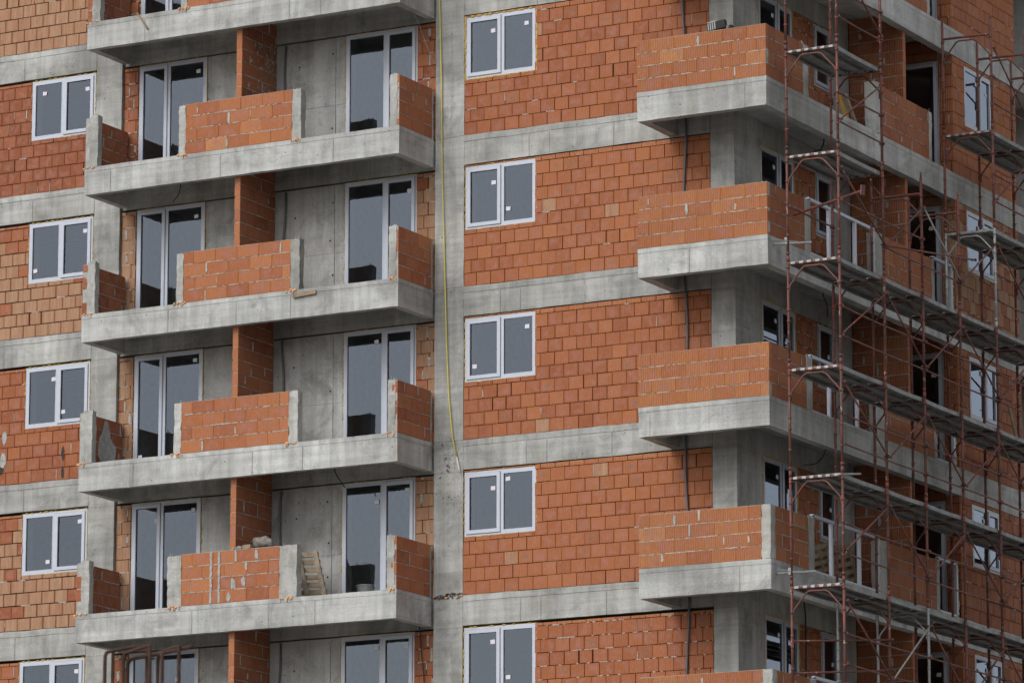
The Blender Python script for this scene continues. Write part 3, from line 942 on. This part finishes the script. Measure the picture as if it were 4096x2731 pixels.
# ---- right balcony: parapets, posts, divider, recessed walls
for k in STOREYS:
    zf = -SH * k - 1.085
    hp = .965
    yf = -1.254
    xr = XR
    m = MB()
    xe = xr - (.18 if k in (3, 4) else 0)
    thin_wall(m, (4.277, yf, zf), X3, xe - 4.277, hp, 600 + k, rib=1.0, tone=(.76, .1), smear=.08 if k < 3 else .2)
    p = part('parapet_wall', m)
    if k in (3, 4):
        stub(p, xe + .004, xr + .004, yf - .004, yf + .19, zf + .002, zf + hp, 80 + k, pins=False)
    m = MB()
    ys = yf + (.192 if k in (3, 4) else .122)
    thin_wall(m, (xr, ys, zf), Y3, .285 - ys, hp, 620 + k, rib=.8, tone=(.62, .1), smear=.15 if k < 3 else .5)
    p = part('parapet_wall', m)
    stub(p, xr - .13, xr + .004, .288, .52, zf + .002, zf + hp, 90 + k)
    m = MB()
    thin_wall(m, (4.277, -.004, zf), -Y3, 1.125, hp, 640 + k, rib=.8)
    part('parapet_wall', m)
    m = MB()
    thin_wall(m, (xr, 3.68, zf), Y3, 2.24, hp, 660 + k, rib=.8, tone=(.62, .1), smear=.18 if k < 3 else .35)
    p = part('parapet_wall', m)
    stub(p, xr - .20, xr + .004, 3.40, 3.678, zf + .002, zf + hp + .02, 70 + k)
    stub(p, xr - .13, xr + .004, 5.922, 6.05, zf + .002, zf + hp, 30 + k)
    # divider
    m = MB()
    masonry(m, (5.61, 5.03, zf), X3, 1.13, 2.72, bl=.485, depth=.124, seed=680 + k, tone=(.56, .1), rib=1.0, joint=.006, hj=.016, rec=.010, core=M_MORT, core_depth=.114, smear=.35, mort_joint=.6, smw=(0.006, 0.03))
    masonry(m, (6.742, 5.03, zf), Y3, .124, 2.72, bl=.3, depth=.04, seed=690 + k, tone=(.78, .08), rib=.2, joint=.002, hj=.016, core=None, smear=0)
    part('divider_wall', m)
    # recessed side wall
    m = MB()
    m.rough(5.30, 5.598, .362, 1.095, zf, zf + 2.9, M_CON3, amp=.006)
    m.rough(5.30, 5.604, 4.21, 5.02, zf, zf + 2.31, M_CON3, amp=.006)
    m.rough(5.30, 5.600, 1.097, 5.02, zf + 2.312, zf + 2.73, M_CON3, amp=.006)
    part('concrete_wall', m)
    m = MB()
    masonry(m, (5.602, 2.53, zf), Y3, 1.68, 2.31, holes=[(.945, 1.70, 1.08, 2.30)], seed=700 + k, tone=(.48, .12), rib=.3, core=M_CORE, core_depth=.28, smear=.5, bl=.26, hj=.012)
    part('brick_wall', m)
    m = MB()
    masonry(m, (5.602, 5.16, zf), Y3, 1.94, 2.73, seed=720 + k, tone=(.45, .1), rib=.7, core=M_CORE, core_depth=.20, smear=.3)
    part('brick_wall', m)
    # outer pier and wall, flush with the slab edge
    pl = {1: .9}.get(k, 0)
    m = MB()
    masonry(m, (5.606, 7.108, zf), X3, 1.252, 2.72, holes=[(.06, .955, 0, 2.30)], seed=740 + k, tone=(.55, .1), rib=.8, depth=.05, bl=.3, core=M_CORE, core_depth=.14, smear=.3, hj=.014, pale=pl)
    masonry(m, (xr - .006, 7.112, zf), Y3, 3.125, 2.36, holes=[(.58, 1.912, 1.08, 2.29)], seed=760 + k, tone={-1: (.66, .08), 0: (.68, .08), 1: (.42, .12)}.get(k, (.45, .11)), pale={1: .55}.get(k, 0.), rib={1: .8}.get(k, .3), core=M_CORE, core_depth=.28, smear=.12 if k < 1 else .3, bl=.28, hj=.013, rec=.018)
    masonry(m, (xr - .30, 10.238, zf), -X3 * -1, .29, 2.36, seed=770 + k, tone=(.5, .1), depth=.05, bl=.3, core=None, rib=.5)
    part('brick_wall', m)
    m = MB()
    m.rough(5.3, 5.8, 10.24, YB, zf, zf + 2.4, M_CON3, amp=.006)
    part('concrete_wall', m)

HP = math.pi / 2
for k in STOREYS:
    z = -SH * k
    place_window('E1', (5.60, 1.105, z - 1.07), HP, B, [('L', .85, .93)], (1.42, 2.285), .55, 'R', name='balcony_door', foam=.92)
    place_window('E2', (5.60, 3.482, z + .0), HP, B, [('L', .85, .55)], (.72, 1.20), .5, 'L', single=True, foam=.8)
    place_window('E3', (5.668, 7.13, z - 1.07), 0, B, [('L', .86, .86)] if k > 0 else [], (.890, 2.28), .5, 'L', name='balcony_door', foam=.5, single=True)
    place_window('E4', (XR - .004, 7.695, z + .002), HP, B, [('R', .75, .78), ('L', .9, .9)], (1.325, 1.20), .57, 'R', foam=.6)

# ---- aluminium balustrade frames on the right balconies
def rail_frame(k, y0, y1, ym):
    zf = -SH * k - 1.085
    x = XR - .055
    m = MB()
    zt, zb = zf + 1.02, zf + .02
    m.bar((x, y0, zt), (x, y1, zt), .06, .055, M_PVC)
    m.bar((x, y0, zb), (x, y1, zb), .06, .045, M_PVC)
    m.bar((x, y0 + .025, zb), (x, y0 + .025, zt), .05, .06, M_PVC, up=(1, 0, 0))
    m.bar((x, y1 - .03, zb), (x, y1 - .03, zt), .06, .06, M_PVC, up=(1, 0, 0))
    for q in ym:
        m.bar((x, q, zb), (x, q, zt), .07, .055, M_PVC, up=(1, 0, 0))
    o = part('railing_frame', m)
    f = MB()
    r = random.Random(k + int(y0 * 10))
    for q in range(int((y1 - y0) / .05)):
        if r.random() < .35:
            f.blob((x + .035, y0 + q * .05, zb - .02), r.uniform(.014, .024), M_FOAMP, seed=q, n=6, sq=(1, 1.8, 1))
    f.bar((x + .03, y0, zb - .028), (x + .03, y1, zb - .028), .02, .012, M_FOAMP)
    f2 = MB()
    f2.bar((x + .02, y1 + .006, zb), (x + .02, y1 + .006, zb + 1.0), .012, .02, M_FOAMP, up=(1, 0, 0))
    for q in range(18):
        if r.random() < .5:
            f2.blob((x + .03, y1 + .012, zb + q * .055), r.uniform(.012, .022), M_FOAMP, seed=q, n=6, sq=(1, 1, 1.8))
    build('foam_seal', f, o, smooth=True)
    build('foam_seal', f2, o, smooth=True)

for k in (1, 2, 3, 4):
    rail_frame(k, .53, 3.395, (1.35, 2.55) if k != 1 else (2.55, 1.42))
    rail_frame(k, 6.06, 6.98, ())

# ---- conduits fixed to the walls
for (x0, yy, kk) in ((4.62, -.030, range(-1, 5)), (-4.03, .085, range(-1, 5))):
    for k in kk:
        zf = -SH * k - 1.085
        m = MB()
        top = zf + (2.73 if yy < 0 else 2.28)
        n = 9
        m.tube([(x0 + .03 * math.sin(k * 2.1 + q * .7), yy, zf + (top - zf) * q / n) for q in range(n + 1)], .021, M_COND, 8)
        part('conduit', m, smooth=True)

# honeycombed patch and debris on the middle column
m = MB()
r = random.Random(5)
for q in range(42):
    u, w = r.gauss(-.36, .13), r.gauss(-7.25, .27)
    if not -.63 < u < -.05: continue
    m.face([(u + math.cos(a * 1.05) * r.uniform(.006, .03), -.0125 - q * .00004, w + math.sin(a * 1.05) * r.uniform(.006, .028)) for a in range(6)], M_CON3 if q % 4 else M_COND)
for q in range(10):
    u, w = r.gauss(-.25, .15), r.gauss(-7.95, .06)
    if not -.63 < u < -.05: continue
    m.face([(u + math.cos(a * 1.05) * r.uniform(.005, .016), -.0125 - q * .00004, w + math.sin(a * 1.05) * r.uniform(.005, .022)) for a in range(6)], M_COND)
for q in range(46):
    u = r.uniform(-.64, -.04)
    m.blob((u, -.012, -9.79 + r.uniform(-.03, .05) + (u + .3) * .06), r.uniform(.01, .03), r.choice([M_TAR, M_WOODG, M_FOAMO, M_CON4, M_TAR]), seed=q, n=6, sq=(1.5, .6, .8))
part('rubble_line', m)

# ------------------------------------------------------------------ scaffolding
S = thing('scaffolding', 'rusty red tube scaffolding with grey steel decks along the side of the building', 'scaffolding', (7.7, -1.13, GROUND))
XI, XO = 7.20, 8.20
FY = [-1.13, .755, 2.46, 4.155, 5.875, 7.56, 9.25]
LZ = lambda n: -.70 - 1.927 * n
TOP = {0: -2, 1: -2, 2: 1, 3: 1, 4: -1, 5: -1, 6: -1}
GALV = {(4, 1), (2, 5)}
rs = random.Random(11)

def spart(name, mb, parent=None, **k):
    return build(name, mb, parent or S, **k)

def sc_frame(j, n):
    """one portal frame: transom at level n, two posts down to the level below, arched knee brace"""
    y, z = FY[j], LZ(n)
    mat = M_GALV if (j, n) in GALV else M_RED
    tipped = TOP[j] == n
    m = MB()
    m.tube([(XI, y, z + .018), (XO, y, z)], .0245, mat, 10)
    fr = spart('frame', m, smooth=False)
    for x in (XI, XO):
        pm = mat
        if j == 4 and n == 0: pm = M_RED
        if j == 1 and n == 5 and x == XI: pm = M_GALV
        p = MB()
        zt = z + (.30 if tipped else .055)
        zb = z - 1.927 + .057
        p.tube([(x, y, zb), (x, y, zt)], .0245, pm, 10)
        if tipped:
            p.tube([(x, y, zt), (x, y, zt + .10)], .019, pm, 8)
        # sleeve at the splice and the small wedge lugs
        p.tube([(x, y, zb), (x, y, zb + .10)], .030, pm, 10)
        for dz in (-.05, -.42, -.82, -1.02, -1.40, -1.72):
            p.tube([(x, y, z + dz - .022), (x, y, z + dz + .022)], .0315, pm, 8)
            if rs.random() < .6:
                p.tube([(x + .02, y - .01, z + dz), (x + .065, y - .03, z + dz + .01)], .007, pm, 5)
        build('post', p, fr, smooth=True)
    k = MB()
    pts = [(XI + .030, y, z - .52), (XI + .030, y, z - .40), (XI + .05, y, z - .36), (XI + .28, y, z - .085), (XI + .34, y, z - .055), (XO - .36, y, z - .062), (XO - .29, y, z - .095), (XO - .05, y, z - .36), (XO - .030, y, z - .40), (XO - .030, y, z - .52)]
    k.tube(pts, .017, mat, 8)
    build('knee_brace', k, fr, smooth=True)
    return fr

for j in range(7):
    for n in range(TOP[j], 6):
        sc_frame(j, n)

def deck(j, n):
    """a bay of three steel planks hooked over two transoms"""
    y0, y1, z = FY[j], FY[j + 1], LZ(n) + .055
    wd = (XO - XI - .06) / 3
    plat = None
    for q in range(3):
        x0 = XI + .03 + q * wd + .004
        x1 = x0 + wd - .008
        m = MB()
        a, b = y0 + .03, y1 - .03
        # a very slight sag of the sheet
        N = 6
        for s in range(N):
            ya, yb = a + (b - a) * s / N, a + (b - a) * (s + 1) / N
            da, db = -.012 * math.sin(math.pi * s / N), -.012 * math.sin(math.pi * (s + 1) / N)
            def seg(xa, xb, t, bt):
                m.hexa([(xa, ya, z + da - bt), (xb, ya, z + da - bt), (xb, yb, z + db - bt), (xa, yb, z + db - bt), (xa, ya, z + da - t), (xb, ya, z + da - t), (xb, yb, z + db - t), (xa, yb, z + db - t)], M_DECK)
            seg(x0, x1, 0, .006)
            seg(x0, x0 + .006, .007, .072)
            seg(x1 - .006, x1, .007, .072)
            seg(x0 + .007, x0 + .05, .066, .071)
            seg(x1 - .05, x1 - .007, .066, .071)
            mid = (x0 + x1) / 2
            seg(mid - .030, mid + .030, .007, .030)
        for (yy, sg) in ((y0, 1), (y1, -1)):
            for xx in (x0 + .035, x1 - .105):
                zz = z - .028
                m.hexa([(xx, yy - .038, zz - .030), (xx + .075, yy - .038, zz - .030), (xx + .075, yy + .045, zz - .030), (xx, yy + .045, zz - .030), (xx, yy - .030, zz + .012), (xx + .075, yy - .030, zz + .012), (xx + .075, yy + .045, zz + .012), (xx, yy + .045, zz + .012)], M_HOOK if (j == 0 or rs.random() < .35) else M_DECK)
        if plat is None:
            plat = spart('platform', m)
        else:
            build('deck_plank', m, plat)

DECKS = [(0, 0), (4, 0), (5, 0), (0, 1), (4, 1), (5, 1)] + [(j, n) for n in range(2, 6) for j in range(6)]
for j, n in DECKS:
    deck(j, n)

def rod(name, a, b, r=.0205, sag=0.0, mat=M_RED, x_off=.04, clamps=True):
    m = MB()
    a, b = Vector(a), Vector(b)
    N = 8 if sag else 1
    m.tube([a.lerp(b, q / N) + Vector((0, 0, -sag * math.sin(math.pi * q / N))) for q in range(N + 1)], r, mat, 8)
    if clamps:
        for p in (a, b):
            m.tube([p + Vector((-.07, 0, 0)), p + Vector((.035, 0, 0))], .017, M_RED, 6)
            m.tube([p + Vector((.02, 0, -.03)), p + Vector((.02, 0, .03))], .014, M_RED, 6)
    return spart(name, m, smooth=True)

# diagonals, zig-zag, one tube per bay and tier
for n in range(-1, 6):
    for j in range(0, 6):
        if n < TOP[j] or n < TOP[j + 1] + 0:
            continue
        if n in (0,) and j in (1, 2, 3): continue
        down = (j + n) % 2 == 1
        zt, zb_ = LZ(n) - .27, LZ(n + 1) + .62
        if n == 5: zb_ = LZ(6) + .5
        x = XO + .045
        a, b = ((FY[j] + .03, zt), (FY[j + 1] - .05, zb_)) if down else ((FY[j] + .05, zb_), (FY[j + 1] - .03, zt))
        rod('diagonal_brace', (x, a[0], a[1]), (x, b[0], b[1]), .0165, mat=M_GALV if rs.random() < .12 else M_RED)

def guard(n, j0, j1, h, sag=.0, x=None):
    x = x or XO + .03
    rod('guard_rail', (x, FY[j0] + .02, LZ(n) + h), (x, FY[j1] - .02, LZ(n) + h), .0165, sag)

for n, spans in {0: [(0, 1), (4, 6)], 1: [(0, 1), (4, 6)], 3: [(0, 2), (2, 4), (4, 6)], 4: [(0, 2), (2, 4), (4, 6)], 5: [(0, 2), (2, 4), (4, 6)], 6: [(0, 2), (2, 4), (4, 6)]}.items():
    for (j0, j1) in spans:
        guard(n, j0, j1, 1.08, rs.uniform(0, .03))
        guard(n, j0, j1, .56, rs.uniform(0, .03))
guard(2, 0, 2, 1.06, .01)
guard(2, 1, 3, .58, .01)
guard(2, 4, 6, 1.07, .01)
guard(2, 4, 6, .57, .01)
guard(2, 0, 1, 1.05, 0, XI + .03)
rod('guard_rail', (XO + .05, .80, -3.94), (XO + .05, 4.78, -3.42), .018)
rod('guard_rail', (XI, -1.09, LZ(6) + 1.02), (XO + .04, .755, LZ(6) + 1.20), .018)
rod('guard_rail', (XI, -1.09, LZ(6) + .46), (XO + .04, .80, LZ(6) + .66), .018)

# tie tubes to the building
m = MB()
m.tube([(6.95, -.35, -3.46), (8.62, -1.0, -3.34)], .026, M_RED, 10)
m.hexa([(8.60, -1.11, -3.44), (8.615, -.99, -3.44), (8.645, -1.0, -3.44), (8.63, -1.12, -3.44), (8.60, -1.08, -3.26), (8.615, -.96, -3.24), (8.645, -.97, -3.24), (8.63, -1.09, -3.26)], M_RED)
spart('tie_tube', m)
for z, gal in ((-4.12, True), (-10.02, True)):
    m = MB()
    m.tube([(6.88, -1.05, z - .01), (7.42, -.62, z + .05)], .023, M_GALV, 10)
    m.tube([(7.0, -1.30, z + .02), (7.40, -1.0, z - .02)], .007, M_GALV, 6)
    m.tube([(7.17, -1.13, z - .06), (7.17, -1.13, z + .06)], .036, M_GALV, 8)
    spart('tie_tube', m)
rod('tie_tube', (XO - .04, -1.2, -8.40), (XO + .08, -.55, -8.30), .018, mat=M_GALV, clamps=False)
# lowest lifts, below the picture
m = MB()
for j in range(7):
    for x in (XI, XO):
        m.tube([(x, FY[j], GROUND), (x, FY[j], LZ(6) + .055)], .0245, M_RED, 8)
spart('base_post', m)

# ------------------------------------------------------------------ loose things on and around the building
# yellow hose down the middle column
m = MB()
hp_ = [(-.60, -.035, 4.2), (-.575, -.035, 2.6), (-.55, -.04, 1.617), (-.504, -.04, .014), (-.479, -.04, -1.717), (-.443, -.04, -2.77), (-.37, -.04, -4.984), (-.318, -.04, -6.038), (-.234, -.045, -6.827), (-.139, -.05, -7.204)]
m.tube(hp_, .0125, M_HOSE, 8)
hose = tag(build('yellow_hose', m, smooth=True), 'long thin yellow hose hanging down the bare concrete column', 'hose')
m = MB()
m.tube([(-.139, -.05, -7.204), (-.078, -.055, -7.454)], .013, M_WHITE, 8)
build('hose_end', m, hose)

def cable(pts, label, r=.010):
    m = MB()
    # smooth the polyline a little
    P = [Vector(p) for p in pts]
    out = []
    for i in range(len(P) - 1):
        p0, p1, p2, p3 = P[max(i - 1, 0)], P[i], P[i + 1], P[min(i + 2, len(P) - 1)]
        for q in range(5):
            t = q / 5
            out.append(.5 * ((2 * p1) + (-p0 + p2) * t + (2 * p0 - 5 * p1 + 4 * p2 - p3) * t * t + (-p0 + 3 * p1 - 3 * p2 + p3) * t ** 3))
    out.append(P[-1])
    m.tube(out, r, M_BLACK, 6)
    return tag(build('electric_cable', m, smooth=True), label, 'cable', 'black electric cables hanging from the slabs')

cable([(-5.82, -.8, -1.25), (-5.83, -.8, -1.54), (-5.88, -.8, -1.72), (-6.0, -.8, -1.84)], 'black cable hanging from the slab edge above the left glazed door with pale brick jamb')
cable([(-2.44, -.6, -7.05), (-2.44, -.6, -7.33), (-2.40, -.5, -7.5), (-2.30, -.45, -7.66)], 'short black cable curling under the slab above the balcony with the wooden pallet')
cable([(-.98, -.03, -9.95), (-.97, .04, -10.28), (-.93, .04, -10.7), (-.86, .04, -11.34), (-.84, .04, -11.9)], 'black cable running down the brick pier beside the lowest balcony door')
cable([(6.3, 2.35, -1.27), (6.3, 2.36, -1.45), (6.3, 2.22, -1.62), (6.3, 1.92, -1.72)], 'black cable hooking down from the slab under the yellow boards', .012)
cable([(6.3, 2.22, -4.15), (6.3, 2.24, -4.35), (6.3, 2.42, -4.55), (6.3, 2.42, -4.75)], 'black cable dangling straight from the slab with the bent guard rail above it', .012)
cable([(6.3, 2.25, -7.06), (6.3, 2.24, -7.3), (6.15, 2.2, -7.5), (6.0, 1.95, -7.56)], 'black cable looping under the corner slab just below the lowest stub post', .010)
cable([(5.66, 2.60, -9.85), (5.66, 2.64, -10.0), (5.66, 2.69, -10.4), (5.66, 2.68, -11.4), (5.66, 2.68, -12.2)], 'long black cable running down the brick beside the lowest side balcony door', .014)

m = MB()
m.tube([(-.745, -1.0, 1.36), (-.80, -.70, 1.31), (-.90, -.25, 1.20), (-.95, -.02, 1.05), (-.86, -.01, .80), (-.66, -.02, .38)], .008, M_GALV, 6)
tag(build('electric_cable', m, smooth=True), 'thin grey cable hanging from the topmost slab across the upper right balcony door', 'cable')

def pallet(label, origin, ex, ez, L=1.15, W=.80, n=7, two=True, flip=1, bw=.082):
    """a pallet stood on edge: ex along its length, ez up its face"""
    root = thing('wooden_pallet', label, 'pallet', origin, 'wooden pallets stored on the balconies')
    ex, ez = Vector(ex).normalized(), Vector(ez).normalized()
    ey = ez.cross(ex).normalized() * flip
    o = Vector(origin)
    for q in range(n):
        m = MB()
        c = o + ez * (.05 + (W - .10) * q / (n - 1))
        m.bar(c - ex * (L / 2), c + ex * (L / 2), .022, bw, M_WOOD, up=ez)
        build('board', m, root)
    for q in (-1, 0, 1):
        m = MB()
        c = o + ex * (q * (L / 2 - .05)) + ey * .061
        m.bar(c, c + ez * W, .095 if flip > 0 else .085, .095, M_WOODG, up=ey)
        build('stringer', m, root)
    for q in (0, n // 2, n - 1) if two else ():
        m = MB()
        c = o + ez * (.05 + (W - .10) * q / (n - 1)) + ey * .122
        m.bar(c - ex * (L / 2), c + ex * (L / 2), .022, .10, M_WOOD, up=ez)
        build('board', m, root)
    return root

pallet('bare wooden pallet standing on edge beside the concrete post of the lowest full balcony', (-2.98, -.58, -9.785), (.93, .30, .0), (-.34, .14, 1), L=.76, W=1.04, n=7, two=False, flip=-1, bw=.090)
pallet('wooden pallet leaning tilted behind the white railing frame, nearer the corner', (6.28, 2.35, -9.78), (0, 1, .25), (-.10, -.25, 1), L=1.0, W=.80, n=6)
pallet('wooden pallet leaning tilted behind the white railing frame, nearer the brick divider', (6.42, 3.02, -9.78), (0, 1, .22), (-.14, -.25, 1), L=.9, W=.86, n=6)

def board(name, a, b, w, t, mat, label, cat, up=(0, 0, 1), group=None):
    m = MB()
    m.bar(a, b, w, t, mat, up=up)
    return tag(build(name, m), label, cat, group)

board('shutter_board', (6.50, 3.10, -1.08), (6.38, 2.90, -.42), .20, .027, M_WOODY, 'broad yellow formwork board leaning by the white post on the scaffolded balcony', 'board', up=(1, 0, 0))
board('timber_batten', (6.58, 3.32, -1.08), (6.46, 2.98, -.40), .06, .05, M_WOODG, 'thin brownish timber batten leaning against the yellow formwork board', 'batten', up=(1, 0, 0))
m = MB()
m.box(6.55, 6.64, 3.20, 3.39, -1.083, -.93, M_TAR)
for q in range(6):
    m.box(6.641, 6.650, 3.21 + q * .03, 3.222 + q * .03, -1.07, -.935, M_HOLE)
tag(build('plastic_crate', m), 'small black ribbed crate on the slab beside the yellow formwork board', 'crate')
board('timber_batten', (-6.561, -1.318, 1.86), (-6.31, -1.318, 1.51), .035, .02, M_WOOD, 'thin timber batten slanting across the face of the topmost left balcony slab', 'batten', up=(0, 1, 0))
board('timber_offcut', (-2.95, -1.318, -4.105), (-2.45, -1.318, -4.075), .03, .075, M_WOOD, 'short pale timber offcut stuck to the slab edge below the parapet end', 'timber')
board('timber_plank', (7.42, 8.80, LZ(3) + .065), (7.28, 8.60, LZ(3) + 1.02), .11, .03, M_WOOD, 'pale timber plank leaning upright at the far end of a scaffold deck', 'plank', up=(1, 0, 0))

# broken tarred blocks on the topmost right parapet
def blocks(label, org, dx, tilt, hgt):
    m = MB()
    o = Vector(org)
    ex, ez = Vector((math.cos(tilt), 0, math.sin(tilt))), Vector((-math.sin(tilt), 0, math.cos(tilt)))
    ey = Vector((0, 1, 0))
    def hb(a0, a1, b0, b1, c0, c1, mt):
        m.hexa([o + ex * a + ey * b + ez * c for (a, b, c) in ((a0, b0, c0), (a1, b0, c0), (a1, b1, c0), (a0, b1, c0), (a0, b0, c1), (a1, b0, c1), (a1, b1, c1), (a0, b1, c1))], mt)
    hb(0, dx, 0, .10, 0, hgt, M_TAR)
    for q in range(4):
        hb(dx * (.06 + q * .12), dx * (.12 + q * .12), -.008, 0, .01, hgt - .01, M_CON3)
    hb(.01, dx * .5, .02, .09, hgt, hgt + .025, M_CON4)
    return tag(build('broken_block', m), label, 'block')
blocks('broken blackish block lying tilted on the uppermost corner parapet', (5.70, -1.245, -.125), .36, .12, .15)
blocks('small dark block fragment beside the larger black block on the corner parapet', (6.075, -1.240, -.118), .10, -.05, .07)

# slumped sack and scraps on the lowest left parapet
m = MB()
m.blob((-3.66, -1.20, -8.68), .125, M_SACK, 3, (1.4, .75, .72), 14, .7)
m.blob((-3.49, -1.21, -8.71), .085, M_SACK, 9, (1.2, .8, .75), 12, .7)
tag(build('cement_sack', m, smooth=True), 'slumped grey cement sack lying on the lowest full parapet near the pallet', 'sack')
board('timber_offcut', (-4.02, -1.22, -8.758), (-3.84, -1.24, -8.762), .10, .075, M_WOOD, 'pale timber offcut on the parapet next to the slumped grey sack', 'timber')
m = MB()
m.blob((-4.13, -1.22, -8.765), .055, M_CON4, 5, (1.2, .8, .8), 10, .6)
m.blob((-4.24, -1.23, -8.775), .04, M_CON4, 8, (1.2, .8, .8), 10, .6)
tag(build('rubble_lump', m), 'grey rubble lumps on the parapet in front of the brick divider', 'rubble')

TUBX = -2.46
# white tub standing inside the lowest full balcony door
m = MB()
m.tube([(TUBX, .62, -9.74), (TUBX, .62, -9.36)], [.165, .185], M_WHITE, 20)
m.tube([(TUBX, .62, -9.375), (TUBX, .62, -9.345)], .20, M_WHITE, 20)
m.tube([(TUBX, .62, -9.79), (TUBX, .62, -9.742)], .17, M_WHITE, 20)
tub = tag(build('white_tub', m, smooth=False), 'white plastic tub standing indoors behind the lowest full balcony door', 'tub')

# rusty starter bars in the foreground, rising from a column of the next building site
C = thing('concrete_column', 'row of rusty bent starter bars on a nearby unfinished column', 'column', (18.1, -38.0, GROUND))
m = MB()
m.rough(17.6, 18.7, -38.35, -37.65, GROUND, -17.1, M_CON, step=.4)
build('column_shaft', m, C)
def hoop(pts, r=.018):
    m = MB()
    P = [Vector(p) for p in pts]
    out = []
    for i in range(len(P) - 1):
        p0, p1, p2, p3 = P[max(i - 1, 0)], P[i], P[i + 1], P[min(i + 2, len(P) - 1)]
        for q in range(4):
            t = q / 4
            out.append(.5 * ((2 * p1) + (-p0 + p2) * t + (2 * p0 - 5 * p1 + 4 * p2 - p3) * t * t + (-p0 + 3 * p1 - 3 * p2 + p3) * t ** 3))
    out.append(P[-1])
    m.tube(out, r, M_REBAR, 10)
    build('starter_bar', m, C, smooth=True)
def uy(x0, y0, z0, x1, y1, z1, zr=-17.2):
    d = .035
    hoop([(x0, y0, zr), (x0, y0, z0 - .30), (x0, y0, z0 - .09), (x0 + .008, y0, z0 - .03), (x0 + d + .01, y0 + (y1 - y0) * .12, z0), (x1 - d, y1 - (y1 - y0) * .12, z1), (x1 - .008, y1, z1 - .02), (x1, y1, z1 - .07), (x1, y1, z1 - .35), (x1, y1, zr)])
uy(17.723, -38.0, -16.53, 18.055, -37.8, -16.475)
uy(17.86, -37.9, -16.545, 18.25, -38.05, -16.518)
uy(18.00, -37.7, -16.565, 18.418, -38.1, -16.60)
uy(18.14, -37.75, -16.545, 18.535, -38.0, -16.535)
hoop([(17.84, -37.8, -17.2), (17.84, -37.8, -16.75), (17.85, -37.8, -16.62), (17.93, -37.82, -16.585), (18.2, -37.9, -16.58), (18.45, -37.95, -16.565), (18.68, -38.0, -16.545)])

print('objects', len(bpy.data.objects))
